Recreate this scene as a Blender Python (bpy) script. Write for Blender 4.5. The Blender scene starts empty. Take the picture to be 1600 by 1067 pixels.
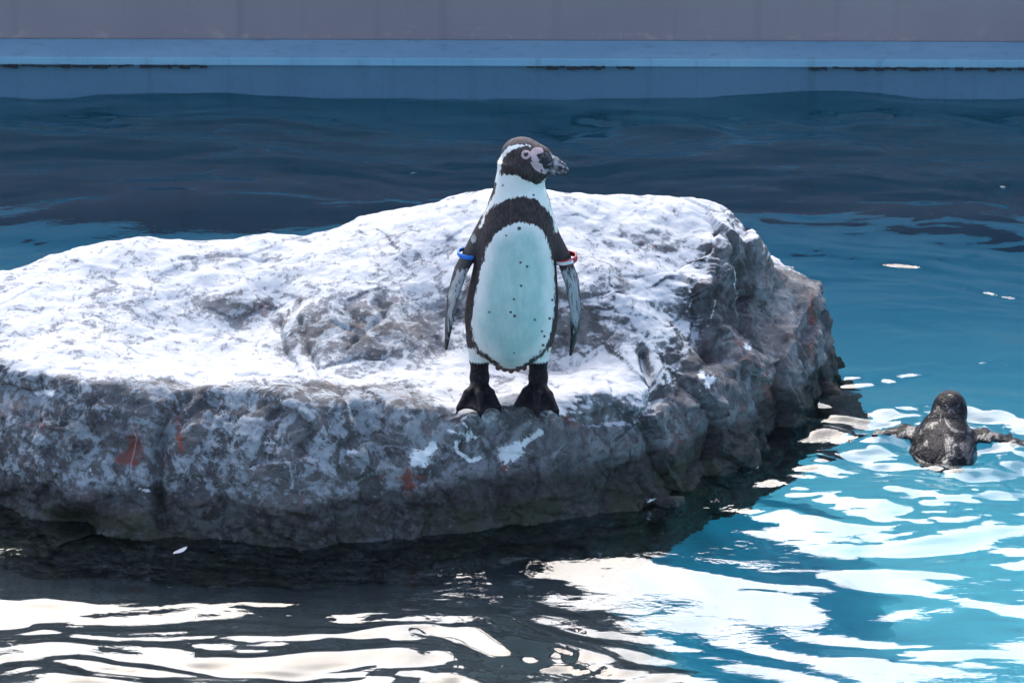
import bpy, math
import numpy as np
from mathutils import Vector

# ------------------------------------------------------------------ camera, sky, sun, exposure
SC = bpy.context.scene
COL = SC.collection
R = math.radians
CAM_H, PITCH, LENS = 3.07, 18.0, 128.0
FPX = LENS / 36.0 * 1600.0                       # focal length in photograph pixels
cam_data = bpy.data.cameras.new("camera")
cam_data.lens = LENS
cam_data.sensor_width = 36.0
cam_data.clip_start = 0.1
cam_data.clip_end = 3000.0
cam_data.dof.use_dof = True
cam_data.dof.focus_distance = 8.75
cam_data.dof.aperture_fstop = 13.0
cam = bpy.data.objects.new("camera", cam_data)
cam.location = (0, 0, CAM_H)
cam.rotation_euler = (R(90 - PITCH), 0, 0)
COL.objects.link(cam)
SC.camera = cam

SUN_EL, SUN_AZ = 44.0, -10.0                     # high, behind the rock, a little to the left
world = bpy.data.worlds.new("World")
SC.world = world
world.use_nodes = True
wn = world.node_tree
sky = wn.nodes.new("ShaderNodeTexSky")
sky.sky_type = 'NISHITA'
sky.sun_disc = False
sky.sun_elevation = R(SUN_EL)
sky.sun_rotation = R(SUN_AZ)
sky.air_density = 0.85
sky.dust_density = 3.0
sky.ozone_density = 0.4
wn.links.new(sky.outputs[0], wn.nodes["Background"].inputs[0])
wn.nodes["Background"].inputs[1].default_value = 0.15
sun_data = bpy.data.lights.new("sun", 'SUN')
sun_data.energy = 0.9
sun_data.angle = R(50)
sun_data.color = (0.86, 0.94, 1.0)
sun = bpy.data.objects.new("sun", sun_data)
sun.rotation_euler = Vector((math.sin(R(SUN_AZ)) * math.cos(R(SUN_EL)), math.cos(R(SUN_AZ)) * math.cos(R(SUN_EL)),
                             math.sin(R(SUN_EL)))).to_track_quat('Z', 'Y').to_euler()
sun.location = (0, 14, 12)
COL.objects.link(sun)
vs = SC.view_settings
vs.view_transform = 'Standard'
vs.look = 'None'
vs.exposure = 1.48
vs.gamma = 1.0
vs.use_curve_mapping = False
SC.cycles.use_denoising = True
SC.cycles.max_bounces = 8
SC.cycles.transparent_max_bounces = 12
SC.cycles.caustics_reflective = False
SC.cycles.caustics_refractive = True
SC.cycles.sample_clamp_indirect = 6.0

# ------------------------------------------------------------------ helpers
TP = math.tan(R(PITCH))


def ground(px, py, z=0.0):
    """Point where the sight line through a photograph pixel meets the level z."""
    a = R(PITCH)
    u, v = (px - 800.0) / FPX, (py - 533.5) / FPX
    dx, dy, dz = u, math.cos(a) - v * math.sin(a), -math.sin(a) - v * math.cos(a)
    t = (z - CAM_H) / dz
    return np.array((dx * t, dy * t, z))


def project(P):
    a = R(PITCH)
    q = P - np.array((0, 0, CAM_H))
    f = q[:, 1] * math.cos(a) - q[:, 2] * math.sin(a)
    up = q[:, 1] * math.sin(a) + q[:, 2] * math.cos(a)
    return 800 + FPX * q[:, 0] / f, 533.5 - FPX * up / f


_rng = np.random.default_rng(7)
_perm = np.concatenate([_rng.permutation(256)] * 2)
_g = _rng.normal(size=(256, 3))
_g = (_g / np.linalg.norm(_g, axis=1, keepdims=True)).astype(np.float32)


def pnoise(x, y, z):
    x, y, z = np.broadcast_arrays(np.asarray(x, np.float32), np.asarray(y, np.float32), np.asarray(z, np.float32))
    xi, yi, zi = np.floor(x).astype(int), np.floor(y).astype(int), np.floor(z).astype(int)
    xf, yf, zf = x - xi, y - yi, z - zi
    xi &= 255
    yi &= 255
    zi &= 255
    f = lambda t: t * t * t * (t * (t * 6 - 15) + 10)
    u, v, w = f(xf), f(yf), f(zf)
    out = 0
    for dx in (0, 1):
        for dy in (0, 1):
            for dz in (0, 1):
                h = _perm[_perm[_perm[(xi + dx) & 255] + ((yi + dy) & 255)] + ((zi + dz) & 255)]
                g = _g[h]
                d = g[..., 0] * (xf - dx) + g[..., 1] * (yf - dy) + g[..., 2] * (zf - dz)
                out = out + d * (u if dx else 1 - u) * (v if dy else 1 - v) * (w if dz else 1 - w)
    return out * 1.5


def fbm(x, y, z, octv=4, gain=0.5):
    s, a, f = 0, 1.0, 1.0
    for i in range(octv):
        s = s + a * pnoise(x * f + 17.3 * i, y * f - 9.1 * i, z * f + 3.7 * i)
        a *= gain
        f *= 2.03
    return s


def sstep(a, b, x):
    t = np.clip((x - a) / (b - a), 0, 1)
    return t * t * (3 - 2 * t)


def smin(a, b, k):
    h = np.clip(0.5 + 0.5 * (b - a) / k, 0, 1)
    return b * (1 - h) + a * h - k * h * (1 - h)


def seg_dist(px, py, pts):
    d = np.full(np.shape(px), 1e9)
    for (ax, ay), (bx, by) in zip(pts[:-1], pts[1:]):
        vx, vy = bx - ax, by - ay
        t = np.clip(((px - ax) * vx + (py - ay) * vy) / (vx * vx + vy * vy + 1e-12), 0, 1)
        d = np.minimum(d, np.hypot(px - ax - t * vx, py - ay - t * vy))
    return d


def poly_sd(px, py, pts):
    """Signed distance to a closed polygon, positive inside."""
    pts = list(pts)
    d = seg_dist(px, py, pts + [pts[0]])
    ins = np.zeros(np.shape(px), bool)
    for (ax, ay), (bx, by) in zip(pts, pts[1:] + pts[:1]):
        c = ((ay > py) != (by > py))
        ins ^= c & (px < (bx - ax) * (py - ay) / ((by - ay) if by != ay else 1e-9) + ax)
    return np.where(ins, d, -d)


def mesh_from(name, verts, faces, smooth=True):
    me = bpy.data.meshes.new(name)
    verts = np.asarray(verts, np.float32)
    faces = np.asarray(faces, np.int32)
    n = faces.shape[1]
    me.vertices.add(len(verts))
    me.vertices.foreach_set("co", verts.ravel())
    me.loops.add(faces.size)
    me.loops.foreach_set("vertex_index", faces.ravel())
    me.polygons.add(len(faces))
    me.polygons.foreach_set("loop_start", np.arange(0, faces.size, n, dtype=np.int32))
    me.polygons.foreach_set("loop_total", np.full(len(faces), n, np.int32))
    me.polygons.foreach_set("use_smooth", np.full(len(faces), smooth))
    me.update(calc_edges=True)
    return me


def attr(me, name, vals):
    a = me.attributes.new(name, 'FLOAT', 'POINT')
    a.data.foreach_set("value", np.asarray(vals, np.float32).ravel())


def link(name, me, mat=None, parent=None, **props):
    o = bpy.data.objects.new(name, me)
    COL.objects.link(o)
    if mat is not None:
        me.materials.append(mat)
    if parent is not None:
        o.parent = parent
    for k, v in props.items():
        o[k] = v
    return o


def coords(me):
    a = np.empty(len(me.vertices) * 3, np.float32)
    me.vertices.foreach_get("co", a)
    return a.reshape(-1, 3)


def normals(me):
    a = np.empty(len(me.vertices) * 3, np.float32)
    me.vertex_normals.foreach_get("vector", a)
    return a.reshape(-1, 3)


def surface_nets(F, org, h):
    s = F < 0
    nx, ny, nz = F.shape
    cnt = np.zeros((nx - 1, ny - 1, nz - 1), np.int8)
    offs = [(i, j, k) for i in (0, 1) for j in (0, 1) for k in (0, 1)]
    for i, j, k in offs:
        cnt += s[i:nx - 1 + i, j:ny - 1 + j, k:nz - 1 + k]
    act = (cnt > 0) & (cnt < 8)
    I = np.argwhere(act)
    cmap = np.full(act.shape, -1, np.int32)
    cmap[act] = np.arange(len(I))
    val = np.stack([F[I[:, 0] + i, I[:, 1] + j, I[:, 2] + k] for i, j, k in offs], 1)
    acc = np.zeros((len(I), 3))
    num = np.zeros(len(I))
    for a in range(8):
        for b in range(a + 1, 8):
            oa, ob = np.array(offs[a]), np.array(offs[b])
            if np.abs(oa - ob).sum() != 1:
                continue
            va, vb = val[:, a], val[:, b]
            m = (va < 0) != (vb < 0)
            t = np.where(m, va / np.where(m, va - vb, 1), 0)
            acc += m[:, None] * (oa + t[:, None] * (ob - oa))
            num += m
    V = (I + acc / num[:, None]) * h + np.asarray(org)
    quads = []
    for ax in range(3):
        b, c = (ax + 1) % 3, (ax + 2) % 3
        sl0 = [slice(None)] * 3
        sl1 = [slice(None)] * 3
        sl0[ax] = slice(0, -1)
        sl1[ax] = slice(1, None)
        ch = s[tuple(sl0)] != s[tuple(sl1)]
        E = np.argwhere(ch)
        ok = (E[:, b] > 0) & (E[:, c] > 0) & (E[:, b] < F.shape[b] - 1) & (E[:, c] < F.shape[c] - 1)
        E = E[ok]
        inner = s[E[:, 0], E[:, 1], E[:, 2]]
        q = []
        for db, dc in ((-1, -1), (0, -1), (0, 0), (-1, 0)):
            e = E.copy()
            e[:, b] += db
            e[:, c] += dc
            q.append(cmap[e[:, 0], e[:, 1], e[:, 2]])
        q = np.stack(q, 1)
        q[~inner] = q[~inner][:, ::-1]
        quads.append(q)
    return V, np.concatenate(quads)


# ------------------------------------------------------------------ materials
class NT:
    """Tiny node-building helper."""
    def __init__(self, name):
        self.mat = bpy.data.materials.new(name)
        self.mat.use_nodes = True
        self.t = self.mat.node_tree
        self.t.nodes.clear()
        self.out = self.t.nodes.new("ShaderNodeOutputMaterial")

    def n(self, kind, **kw):
        nd = self.t.nodes.new(kind)
        for k, v in kw.items():
            setattr(nd, k, v)
        return nd

    def put(self, sock, v):
        if isinstance(v, bpy.types.NodeSocket):
            self.t.links.new(v, sock)
        elif isinstance(v, (tuple, list)) and sock.type == 'RGBA':
            sock.default_value = tuple(v) + ((1.0,) if len(v) == 3 else ())
        else:
            sock.default_value = v

    def pos(self, scale=(1, 1, 1), rot=(0, 0, 0)):
        tc = self.n("ShaderNodeTexCoord")
        mp = self.n("ShaderNodeMapping")
        mp.inputs['Scale'].default_value = scale
        mp.inputs['Rotation'].default_value = rot
        self.t.links.new(tc.outputs['Object'], mp.inputs['Vector'])
        return mp.outputs[0]

    def noise(self, vec, scale, detail=4, rough=0.55, dist=0.0):
        nd = self.n("ShaderNodeTexNoise")
        self.put(nd.inputs['Vector'], vec)
        nd.inputs['Scale'].default_value = scale
        nd.inputs['Detail'].default_value = detail
        nd.inputs['Roughness'].default_value = rough
        nd.inputs['Distortion'].default_value = dist
        return nd.outputs[0]

    def voro(self, vec, scale, feature='F1', out='Distance'):
        nd = self.n("ShaderNodeTexVoronoi", feature=feature)
        self.put(nd.inputs['Vector'], vec)
        nd.inputs['Scale'].default_value = scale
        return nd.outputs[out]

    def math(self, op, a, b=0.0, c=0.0, clamp=False):
        nd = self.n("ShaderNodeMath", operation=op, use_clamp=clamp)
        self.put(nd.inputs[0], a)
        self.put(nd.inputs[1], b)
        self.put(nd.inputs[2], c)
        return nd.outputs[0]

    def step(self, v, lo, hi, a=0.0, b=1.0):
        nd = self.n("ShaderNodeMapRange", interpolation_type='SMOOTHSTEP')
        self.put(nd.inputs[0], v)
        for i, q in enumerate((lo, hi, a, b)):
            nd.inputs[1 + i].default_value = q
        return nd.outputs[0]

    def mix(self, f, a, b, mode='MIX'):
        nd = self.n("ShaderNodeMix", data_type='RGBA', blend_type=mode)
        self.put(nd.inputs[0], f)
        self.put(nd.inputs[6], a)
        self.put(nd.inputs[7], b)
        return nd.outputs[2]

    def att(self, name):
        return self.n("ShaderNodeAttribute", attribute_name=name).outputs['Fac']

    def bump(self, h, strength=0.5, dist=0.01, normal=None):
        nd = self.n("ShaderNodeBump")
        nd.inputs['Strength'].default_value = strength
        nd.inputs['Distance'].default_value = dist
        self.put(nd.inputs['Height'], h)
        if normal is not None:
            self.put(nd.inputs['Normal'], normal)
        return nd.outputs[0]

    def bsdf(self, color, rough=0.7, normal=None, spec=0.5, **kw):
        b = self.n("ShaderNodeBsdfPrincipled")
        self.put(b.inputs['Base Color'], color)
        self.put(b.inputs['Roughness'], rough)
        self.put(b.inputs['Specular IOR Level'], spec)
        if normal is not None:
            self.put(b.inputs['Normal'], normal)
        for k, v in kw.items():
            self.put(b.inputs[k], v)
        self.t.links.new(b.outputs[0], self.out.inputs[0])
        return self.mat


def m_paint(name, base, var, dirt, streak=0.35):
    m = NT(name)
    p = m.pos()
    n1 = m.noise(p, 2.2, 5, 0.6)
    n2 = m.noise(m.pos((6, 6, 0.7)), 3.0, 4, 0.6)
    n3 = m.noise(p, 60, 3)
    c = m.mix(m.step(n1, 0.35, 0.7), base, var)
    c = m.mix(m.math('MULTIPLY', m.step(n2, 0.52, 0.75), streak), c, dirt)
    c = m.mix(m.math('MULTIPLY', m.step(n3, 0.55, 0.75), 0.25), c, dirt)
    return m.bsdf(c, 0.6, m.bump(m.noise(p, 35, 5), 0.3, 0.004))


M_POOL = m_paint("pool_paint_blue", (0.088, 0.165, 0.235), (0.105, 0.19, 0.26), (0.05, 0.085, 0.12))
M_COPE = m_paint("coping_paint_blue", (0.21, 0.39, 0.50), (0.27, 0.45, 0.55), (0.13, 0.20, 0.26), 0.45)
M_FLOOR = m_paint("pool_floor_turquoise", (0.10, 0.66, 0.82), (0.13, 0.72, 0.86), (0.07, 0.55, 0.70), 0.25)


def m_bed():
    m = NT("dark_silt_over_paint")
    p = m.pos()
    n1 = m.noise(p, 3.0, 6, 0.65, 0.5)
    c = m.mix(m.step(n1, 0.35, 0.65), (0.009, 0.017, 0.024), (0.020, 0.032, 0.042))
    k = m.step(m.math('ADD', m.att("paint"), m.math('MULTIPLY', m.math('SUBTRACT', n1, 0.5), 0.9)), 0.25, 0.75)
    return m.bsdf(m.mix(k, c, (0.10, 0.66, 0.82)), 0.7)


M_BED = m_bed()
M_DECK = m_paint("concrete_deck", (0.30, 0.29, 0.28), (0.36, 0.35, 0.33), (0.2, 0.19, 0.18), 0.2)


def m_brown():
    m = NT("brown_wall_paint")
    p = m.pos()
    n1 = m.noise(p, 1.3, 5, 0.6)
    st = m.noise(m.pos((5, 5, 0.25)), 2.0, 4, 0.6)
    fine = m.noise(p, 90, 3, 0.6)
    c = m.mix(m.step(n1, 0.35, 0.7), (0.27, 0.22, 0.225), (0.31, 0.25, 0.25))
    c = m.mix(m.math('MULTIPLY', m.step(st, 0.55, 0.72), 0.35), c, (0.155, 0.135, 0.155))
    c = m.mix(m.math('MULTIPLY', m.step(fine, 0.5, 0.8), 0.3), c, (0.28, 0.24, 0.25))
    sep = m.n("ShaderNodeSeparateXYZ")
    m.t.links.new(m.pos(), sep.inputs[0])
    low = m.step(sep.outputs[2], 0.13, 0.21, 1.0, 0.0)
    chip = m.step(m.noise(m.pos((3, 3, 6)), 4.0, 6, 0.75), 0.54, 0.62)
    c = m.mix(m.math('MULTIPLY', low, m.math('MULTIPLY', chip, 0.75)), c, (0.42, 0.31, 0.29))
    return m.bsdf(c, 0.65, m.bump(fine, 0.2, 0.003))


M_BROWN = m_brown()


def m_water():
    m = NT("water_surface")
    p = m.pos((1.0, 2.0, 1.0), (0, 0, 0.15))
    fine = m.noise(p, 22, 2, 0.5, 0.6)
    nb = m.bump(m.math('MULTIPLY', fine, m.step(m.noise(m.pos((1, 1.6, 1)), 1.7, 3, 0.6), 0.42, 0.62, 0.35, 1.6)), 0.2, 0.004)
    fr = m.n("ShaderNodeFresnel")
    fr.inputs[0].default_value = 1.34
    m.t.links.new(nb, fr.inputs[1])
    gl = m.n("ShaderNodeBsdfGlossy")
    gl.inputs['Roughness'].default_value = 0.006
    gl.inputs['Color'].default_value = (1, 1, 1, 1)
    m.t.links.new(nb, gl.inputs['Normal'])
    tr = m.n("ShaderNodeBsdfRefraction")
    tr.inputs['Color'].default_value = (0.92, 0.99, 0.99, 1)
    tr.inputs['Roughness'].default_value = 0.0
    tr.inputs['IOR'].default_value = 1.33
    m.t.links.new(nb, tr.inputs['Normal'])
    mx = m.n("ShaderNodeMixShader")
    m.t.links.new(fr.outputs[0], mx.inputs[0])
    m.t.links.new(tr.outputs[0], mx.inputs[1])
    m.t.links.new(gl.outputs[0], mx.inputs[2])
    m.t.links.new(mx.outputs[0], m.out.inputs[0])
    return m.mat


M_WATER = m_water()


def m_rock():
    m = NT("guano_rock")
    p = m.pos()
    pw = m.n("ShaderNodeMixRGB")
    g = m.att("guano")
    wet = m.att("wet")
    org = m.att("orange")
    drk = m.att("dark")
    whi = m.att("white")
    n_big = m.noise(p, 5, 5, 0.6, 0.4)
    n_mid = m.noise(p, 17, 6, 0.65, 0.8)
    n_fin = m.noise(p, 70, 5, 0.7, 0.4)
    n_vf = m.noise(p, 260, 3, 0.7)
    streaks = m.noise(m.pos((1, 1, 0.18)), 38, 4, 0.65, 0.5)
    # bare rock: slate greys with brownish and pale lichen patches
    c = m.mix(m.step(n_big, 0.35, 0.65), (0.075, 0.072, 0.074), (0.175, 0.165, 0.163))
    c = m.mix(m.math('MULTIPLY', m.step(n_mid, 0.46, 0.62), 0.75), c, (0.28, 0.278, 0.285))
    c = m.mix(m.math('MULTIPLY', m.step(streaks, 0.52, 0.7), 0.45), c, (0.10, 0.085, 0.085))
    lich = m.math('MULTIPLY', m.step(m.math('ADD', n_mid, m.math('MULTIPLY', n_fin, 0.55)), 0.735, 0.84), m.att("lichen"))
    c = m.mix(m.math('MULTIPLY', lich, 0.9), c, (0.37, 0.405, 0.43))
    blot = m.step(m.noise(p, 24, 7, 0.68, 0.7), 0.44, 0.37)
    c = m.mix(m.math('MULTIPLY', blot, 0.65), c, (0.030, 0.029, 0.033))
    c = m.mix(m.math('MULTIPLY', m.step(n_vf, 0.55, 0.75), 0.5), c, (0.05, 0.048, 0.05))
    c = m.mix(m.math('MULTIPLY', m.step(g, 0.15, 0.6), 0.6), c, m.mix(n_mid, (0.24, 0.26, 0.30), (0.40, 0.42, 0.46)))   # dusted where the coat is thin
    sal = m.step(m.noise(p, 420, 2, 0.8), 0.58, 0.68)
    c = m.mix(m.math('MULTIPLY', sal, 0.45), c, (0.36, 0.37, 0.40))
    pep = m.step(m.noise(p, 150, 4, 0.75, 0.6), 0.40, 0.30)
    c = m.mix(m.math('MULTIPLY', pep, 0.7), c, (0.035, 0.034, 0.036))
    # rusty red seams
    om = m.step(m.math('ADD', m.math('MULTIPLY', org, 0.55), m.math('MULTIPLY', n_fin, 1.5)), 1.00, 1.28)
    om2 = m.math('MULTIPLY', m.step(m.noise(p, 9, 5, 0.6, 1.2), 0.60, 0.70), 0.35)
    c = m.mix(m.math('MULTIPLY', m.math('MAXIMUM', om, om2), 0.88), c, m.mix(n_mid, (0.34, 0.075, 0.04), (0.17, 0.075, 0.06)))
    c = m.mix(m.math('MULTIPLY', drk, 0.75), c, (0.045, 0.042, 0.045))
    # pale mineral veins
    vein = m.step(m.voro(m.mix(0.10, p, m.n("ShaderNodeTexNoise").outputs[1]), 7.0, 'DISTANCE_TO_EDGE'), 0.0, 0.018, 1.0, 0.0)
    vein = m.math('MULTIPLY', vein, m.step(n_big, 0.52, 0.6))
    c = m.mix(m.math('MULTIPLY', vein, 0.45), c, (0.45, 0.46, 0.48))
    # wet tide band
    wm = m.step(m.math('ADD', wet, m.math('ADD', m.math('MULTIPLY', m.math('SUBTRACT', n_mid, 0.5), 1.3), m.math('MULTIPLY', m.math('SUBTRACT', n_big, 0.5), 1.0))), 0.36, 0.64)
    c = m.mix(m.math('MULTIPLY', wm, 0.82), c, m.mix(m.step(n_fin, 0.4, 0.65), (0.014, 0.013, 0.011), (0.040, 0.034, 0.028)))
    alg = m.math('MULTIPLY', m.step(m.math('ADD', wet, m.math('MULTIPLY', m.math('SUBTRACT', n_mid, 0.5), 0.8)), 0.98, 1.12), m.step(n_big, 0.42, 0.6))
    c = m.mix(m.math('MULTIPLY', alg, 0.7), c, (0.030, 0.036, 0.014))
    # guano: dense white coat broken by scoured patches
    nn = m.math('ADD', m.math('MULTIPLY', m.math('SUBTRACT', n_mid, 0.5), 2.2),
                m.math('ADD', m.math('MULTIPLY', m.math('SUBTRACT', n_fin, 0.5), 1.9),
                       m.math('MULTIPLY', m.math('SUBTRACT', n_vf, 0.5), 1.1)))
    gm = m.step(m.math('ADD', g, nn), 0.30, 0.62)
    gcol = m.mix(m.step(n_big, 0.3, 0.7), (0.53, 0.54, 0.565), (0.62, 0.615, 0.605))
    gcol = m.mix(m.math('MULTIPLY', m.step(n_mid, 0.52, 0.40), 0.35), gcol, (0.42, 0.45, 0.50))
    gcol = m.mix(m.math('MULTIPLY', m.step(n_vf, 0.5, 0.8), 0.25), gcol, (0.40, 0.42, 0.46))
    c = m.mix(m.math('MULTIPLY', gm, 0.95), c, gcol)
    wmk = m.step(m.math('ADD', whi, m.math('ADD', m.math('MULTIPLY', m.math('SUBTRACT', n_fin, 0.5), 2.0), m.math('MULTIPLY', m.math('SUBTRACT', n_vf, 0.5), 0.8))), 0.38, 0.72)
    c = m.mix(wmk, c, (0.78, 0.80, 0.80))
    h = m.math('ADD', m.math('MULTIPLY', n_fin, 1.0), m.math('MULTIPLY', n_vf, 0.35))
    h = m.math('ADD', h, m.math('MULTIPLY', m.voro(p, 55, 'F1'), 0.5))
    h = m.math('MULTIPLY', h, m.math('SUBTRACT', 1.0, m.math('MULTIPLY', gm, 0.6)))
    rough = m.math('SUBTRACT', 0.88, m.math('MULTIPLY', wm, 0.36))
    return m.bsdf(c, rough, m.bump(h, 0.75, 0.006), 0.25)


M_ROCK = m_rock()

# ------------------------------------------------------------------ ground, pool, walls
YAW = 0.8                                              # the far wall runs very slightly askew
WX = 9.0
WALL_Y = 12.18
WALL_TOP = 2.1


def box(x0, x1, y0, y1, z0, z1):
    v = [(x, y, z) for z in (z0, z1) for y in (y0, y1) for x in (x0, x1)]
    f = [(0, 2, 3, 1), (4, 5, 7, 6), (0, 1, 5, 4), (2, 6, 7, 3), (0, 4, 6, 2), (1, 3, 7, 5)]
    return v, f


def boxes(name, lst, mat, bevel=0.0, parent=None, **props):
    V, F = [], []
    for b in lst:
        v, f = box(*b)
        F += [tuple(i + len(V) for i in q) for q in f]
        V += v
    o = link(name, mesh_from(name, V, F, False), mat, parent, **props)
    if bevel:
        md = o.modifiers.new("bevel", 'BEVEL')
        md.width = bevel
        md.segments = 3
    return o


G = 400.0
gx, gy0, gy1 = 8.6, 2.0, 12.6
boxes("ground", [(-G, G, -G, gy0, -1.9, 0.1), (-G, G, gy1, G, -1.9, 0.1),
                 (-G, -gx, gy0, gy1, -1.9, 0.1), (gx, G, gy0, gy1, -1.9, 0.1)], M_DECK, kind="structure")
v = [(-8.7, 1.9, -1.50), (8.7, 1.9, -1.50), (8.7, 12.7, -1.50), (-8.7, 12.7, -1.50)]
link("pool_floor", mesh_from("pool_floor", v, [(0, 1, 2, 3)], False), M_FLOOR, kind="structure")

pw = bpy.data.objects.new("pool_wall", None)
pw.location = (0, WALL_Y, 0)
pw.rotation_euler = (0, 0, R(-YAW))
COL.objects.link(pw)
pw["label"] = "low blue painted pool wall with pale coping at the far water edge"
pw["category"] = "wall"
boxes("wall_face", [(-WX, WX, 0.012, 0.5, -2.0, 0.104)], M_POOL, 0, pw)
boxes("coping", [(-WX, WX, 0.0, 0.30, 0.104, 0.132)], M_COPE, 0.003, pw)
m = NT("dirty_joint")
m.bsdf((0.03, 0.03, 0.035), 0.9)
# dirt lodged in the joint under the coping, in short runs
runs = [(-1.95, -1.30), (-1.28, -1.05), (0.05, 0.32), (0.36, 0.42), (1.02, 1.08), (1.10, 1.50), (1.52, 2.3), (-2.6, -2.1)]
V, F = [], []
rr = np.random.default_rng(3)
for a, b in runs:
    x = a
    while x < b:
        w = rr.uniform(0.005, 0.03)
        t = rr.uniform(0.001, 0.011)
        vv, ff = box(x, min(x + w, b), -0.004 - rr.uniform(0, 0.004), 0.03, 0.1035 - t, 0.1035 + rr.uniform(0, 0.004))
        F += [tuple(i + len(V) for i in q) for q in ff]
        V += vv
        x += w * rr.uniform(0.8, 1.3)
link("joint_dirt", mesh_from("joint_dirt", V, F, False), m.mat, pw)

bw = boxes("enclosure_wall", [(-WX, WX, 0.0, 0.2, 0.132, WALL_TOP)], M_BROWN, 0.004,
           label="plain brownish mauve wall behind the pool coping", category="wall")
bw.location = (0, WALL_Y + 0.27, 0)
bw.rotation_euler = (0, 0, R(-YAW))

# ------------------------------------------------------------------ water
SWIM = ground(1478, 700)


def axis(lo, flo, fhi, hi, fine, n):
    a = lo + (flo - lo) * (1 - np.linspace(1, 0, n, endpoint=False) ** 2)
    c = fhi + (hi - fhi) * np.linspace(0, 1, n + 1)[1:] ** 2
    return np.concatenate([a, np.arange(flo, fhi, fine), c])


wx = axis(-8.65, -1.75, 1.85, 8.65, 0.0095, 24)
wy = axis(1.95, 6.35, 12.18, 12.5, 0.0065, 16)


def water_height(x, y):
    wxp = 0.35 * pnoise(x * 0.8, y * 0.8, 1.5) + 0.08 * pnoise(x * 3, y * 4, 7.7)
    wyp = 0.30 * pnoise(x * 0.7, y * 0.9, 8.5) + 0.06 * pnoise(x * 2.5, y * 4, 2.2)
    X, Y = x + wxp, y + wyp
    far = sstep(9.5, 12.0, y)
    z = 0.017 * (1 + 0.5 * far) * pnoise(X * 0.9 + 3, Y * 1.5, 0.3)
    z += 0.0150 * (1 + 0.8 * far) * pnoise(X * 1.5 + 0.3 * Y, Y * 3.4, 4.3)
    patch = sstep(-0.25, 0.35, pnoise(x * 0.9, y * 1.2, 12.2))
    right = sstep(0.2, 0.9, x)
    front = sstep(7.7, 7.0, y)
    act = 0.50 + 0.45 * sstep(9.3, 10.2, y) + 0.75 * np.maximum(front, right * sstep(9.6, 8.7, y))
    z += 0.0098 * act * (0.6 + 0.5 * patch) * pnoise(X * 5.4 + 1.2 * Y, Y * 8.8, 9.1)
    z += 0.0026 * act * (0.30 + 0.95 * patch) * pnoise(X * 12 - 2.5 * Y, Y * 20, 2.9)
    z += 0.0009 * act * (0.3 + 0.9 * sstep(-0.1, 0.3, pnoise(x * 1.4 + 7, y * 1.8, 3.9))) * pnoise(X * 15 + 2.0 * Y, Y * 33, 6.1)
    z += 0.0050 * (0.18 * far + right * sstep(9.8, 8.8, y)) * (0.5 - np.abs(pnoise(X * 2.2 - 0.6 * Y, Y * 5.0, 14.4)))
    # wake of the swimming penguin
    dx, dy = x - SWIM[0], y - SWIM[1]
    r = np.hypot(dx, dy * 1.1)
    z += 0.006 * np.exp(-(r / 0.42) ** 2) * np.cos(r * 38)
    z += 0.0016 * np.exp(-((dx + 0.05) / 0.55) ** 2 - ((dy + 0.32) / 0.22) ** 2) * pnoise(x * 17 + 3 * y, y * 34, 8)
    vv = np.abs(dx) * 0.9 + (dy - 0.20)
    z += 0.013 * np.exp(-(vv / 0.055) ** 2) * np.exp(-np.abs(dx) / 0.45)
    z += 0.0022 * np.exp(-(r / 0.6) ** 2) * pnoise(x * 22, y * 30, 5)
    return z


GX, GY = np.meshgrid(wx, wy, indexing='ij')
wz = water_height(GX.ravel(), GY.ravel())
V = np.stack([GX.ravel(), GY.ravel(), wz], 1)
ny_ = len(wy)
ii = (np.arange(len(wx) - 1)[:, None] * ny_ + np.arange(ny_ - 1)[None, :]).ravel()
link("water", mesh_from("water", V, np.stack([ii, ii + ny_, ii + ny_ + 1, ii + 1], 1)), M_WATER, kind="structure")

# ------------------------------------------------------------------ dark shelf under the water in front of the rock
bx, by = np.arange(-4.5, 1.6, 0.05), np.arange(5.0, 9.2, 0.05)
BX, BY = np.meshgrid(bx, by, indexing='ij')
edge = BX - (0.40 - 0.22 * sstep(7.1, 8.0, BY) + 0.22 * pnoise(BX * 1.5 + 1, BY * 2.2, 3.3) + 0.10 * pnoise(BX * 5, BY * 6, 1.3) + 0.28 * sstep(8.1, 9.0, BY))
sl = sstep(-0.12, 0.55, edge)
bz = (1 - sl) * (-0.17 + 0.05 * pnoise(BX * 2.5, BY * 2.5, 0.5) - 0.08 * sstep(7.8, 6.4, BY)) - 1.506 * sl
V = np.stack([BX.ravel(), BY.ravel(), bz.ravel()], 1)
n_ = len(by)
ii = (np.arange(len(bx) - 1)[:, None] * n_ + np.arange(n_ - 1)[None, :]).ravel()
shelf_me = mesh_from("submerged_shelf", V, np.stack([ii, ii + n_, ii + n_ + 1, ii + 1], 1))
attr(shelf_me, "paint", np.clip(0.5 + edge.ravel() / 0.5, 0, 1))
link("submerged_shelf", shelf_me, M_BED, kind="structure")

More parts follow.
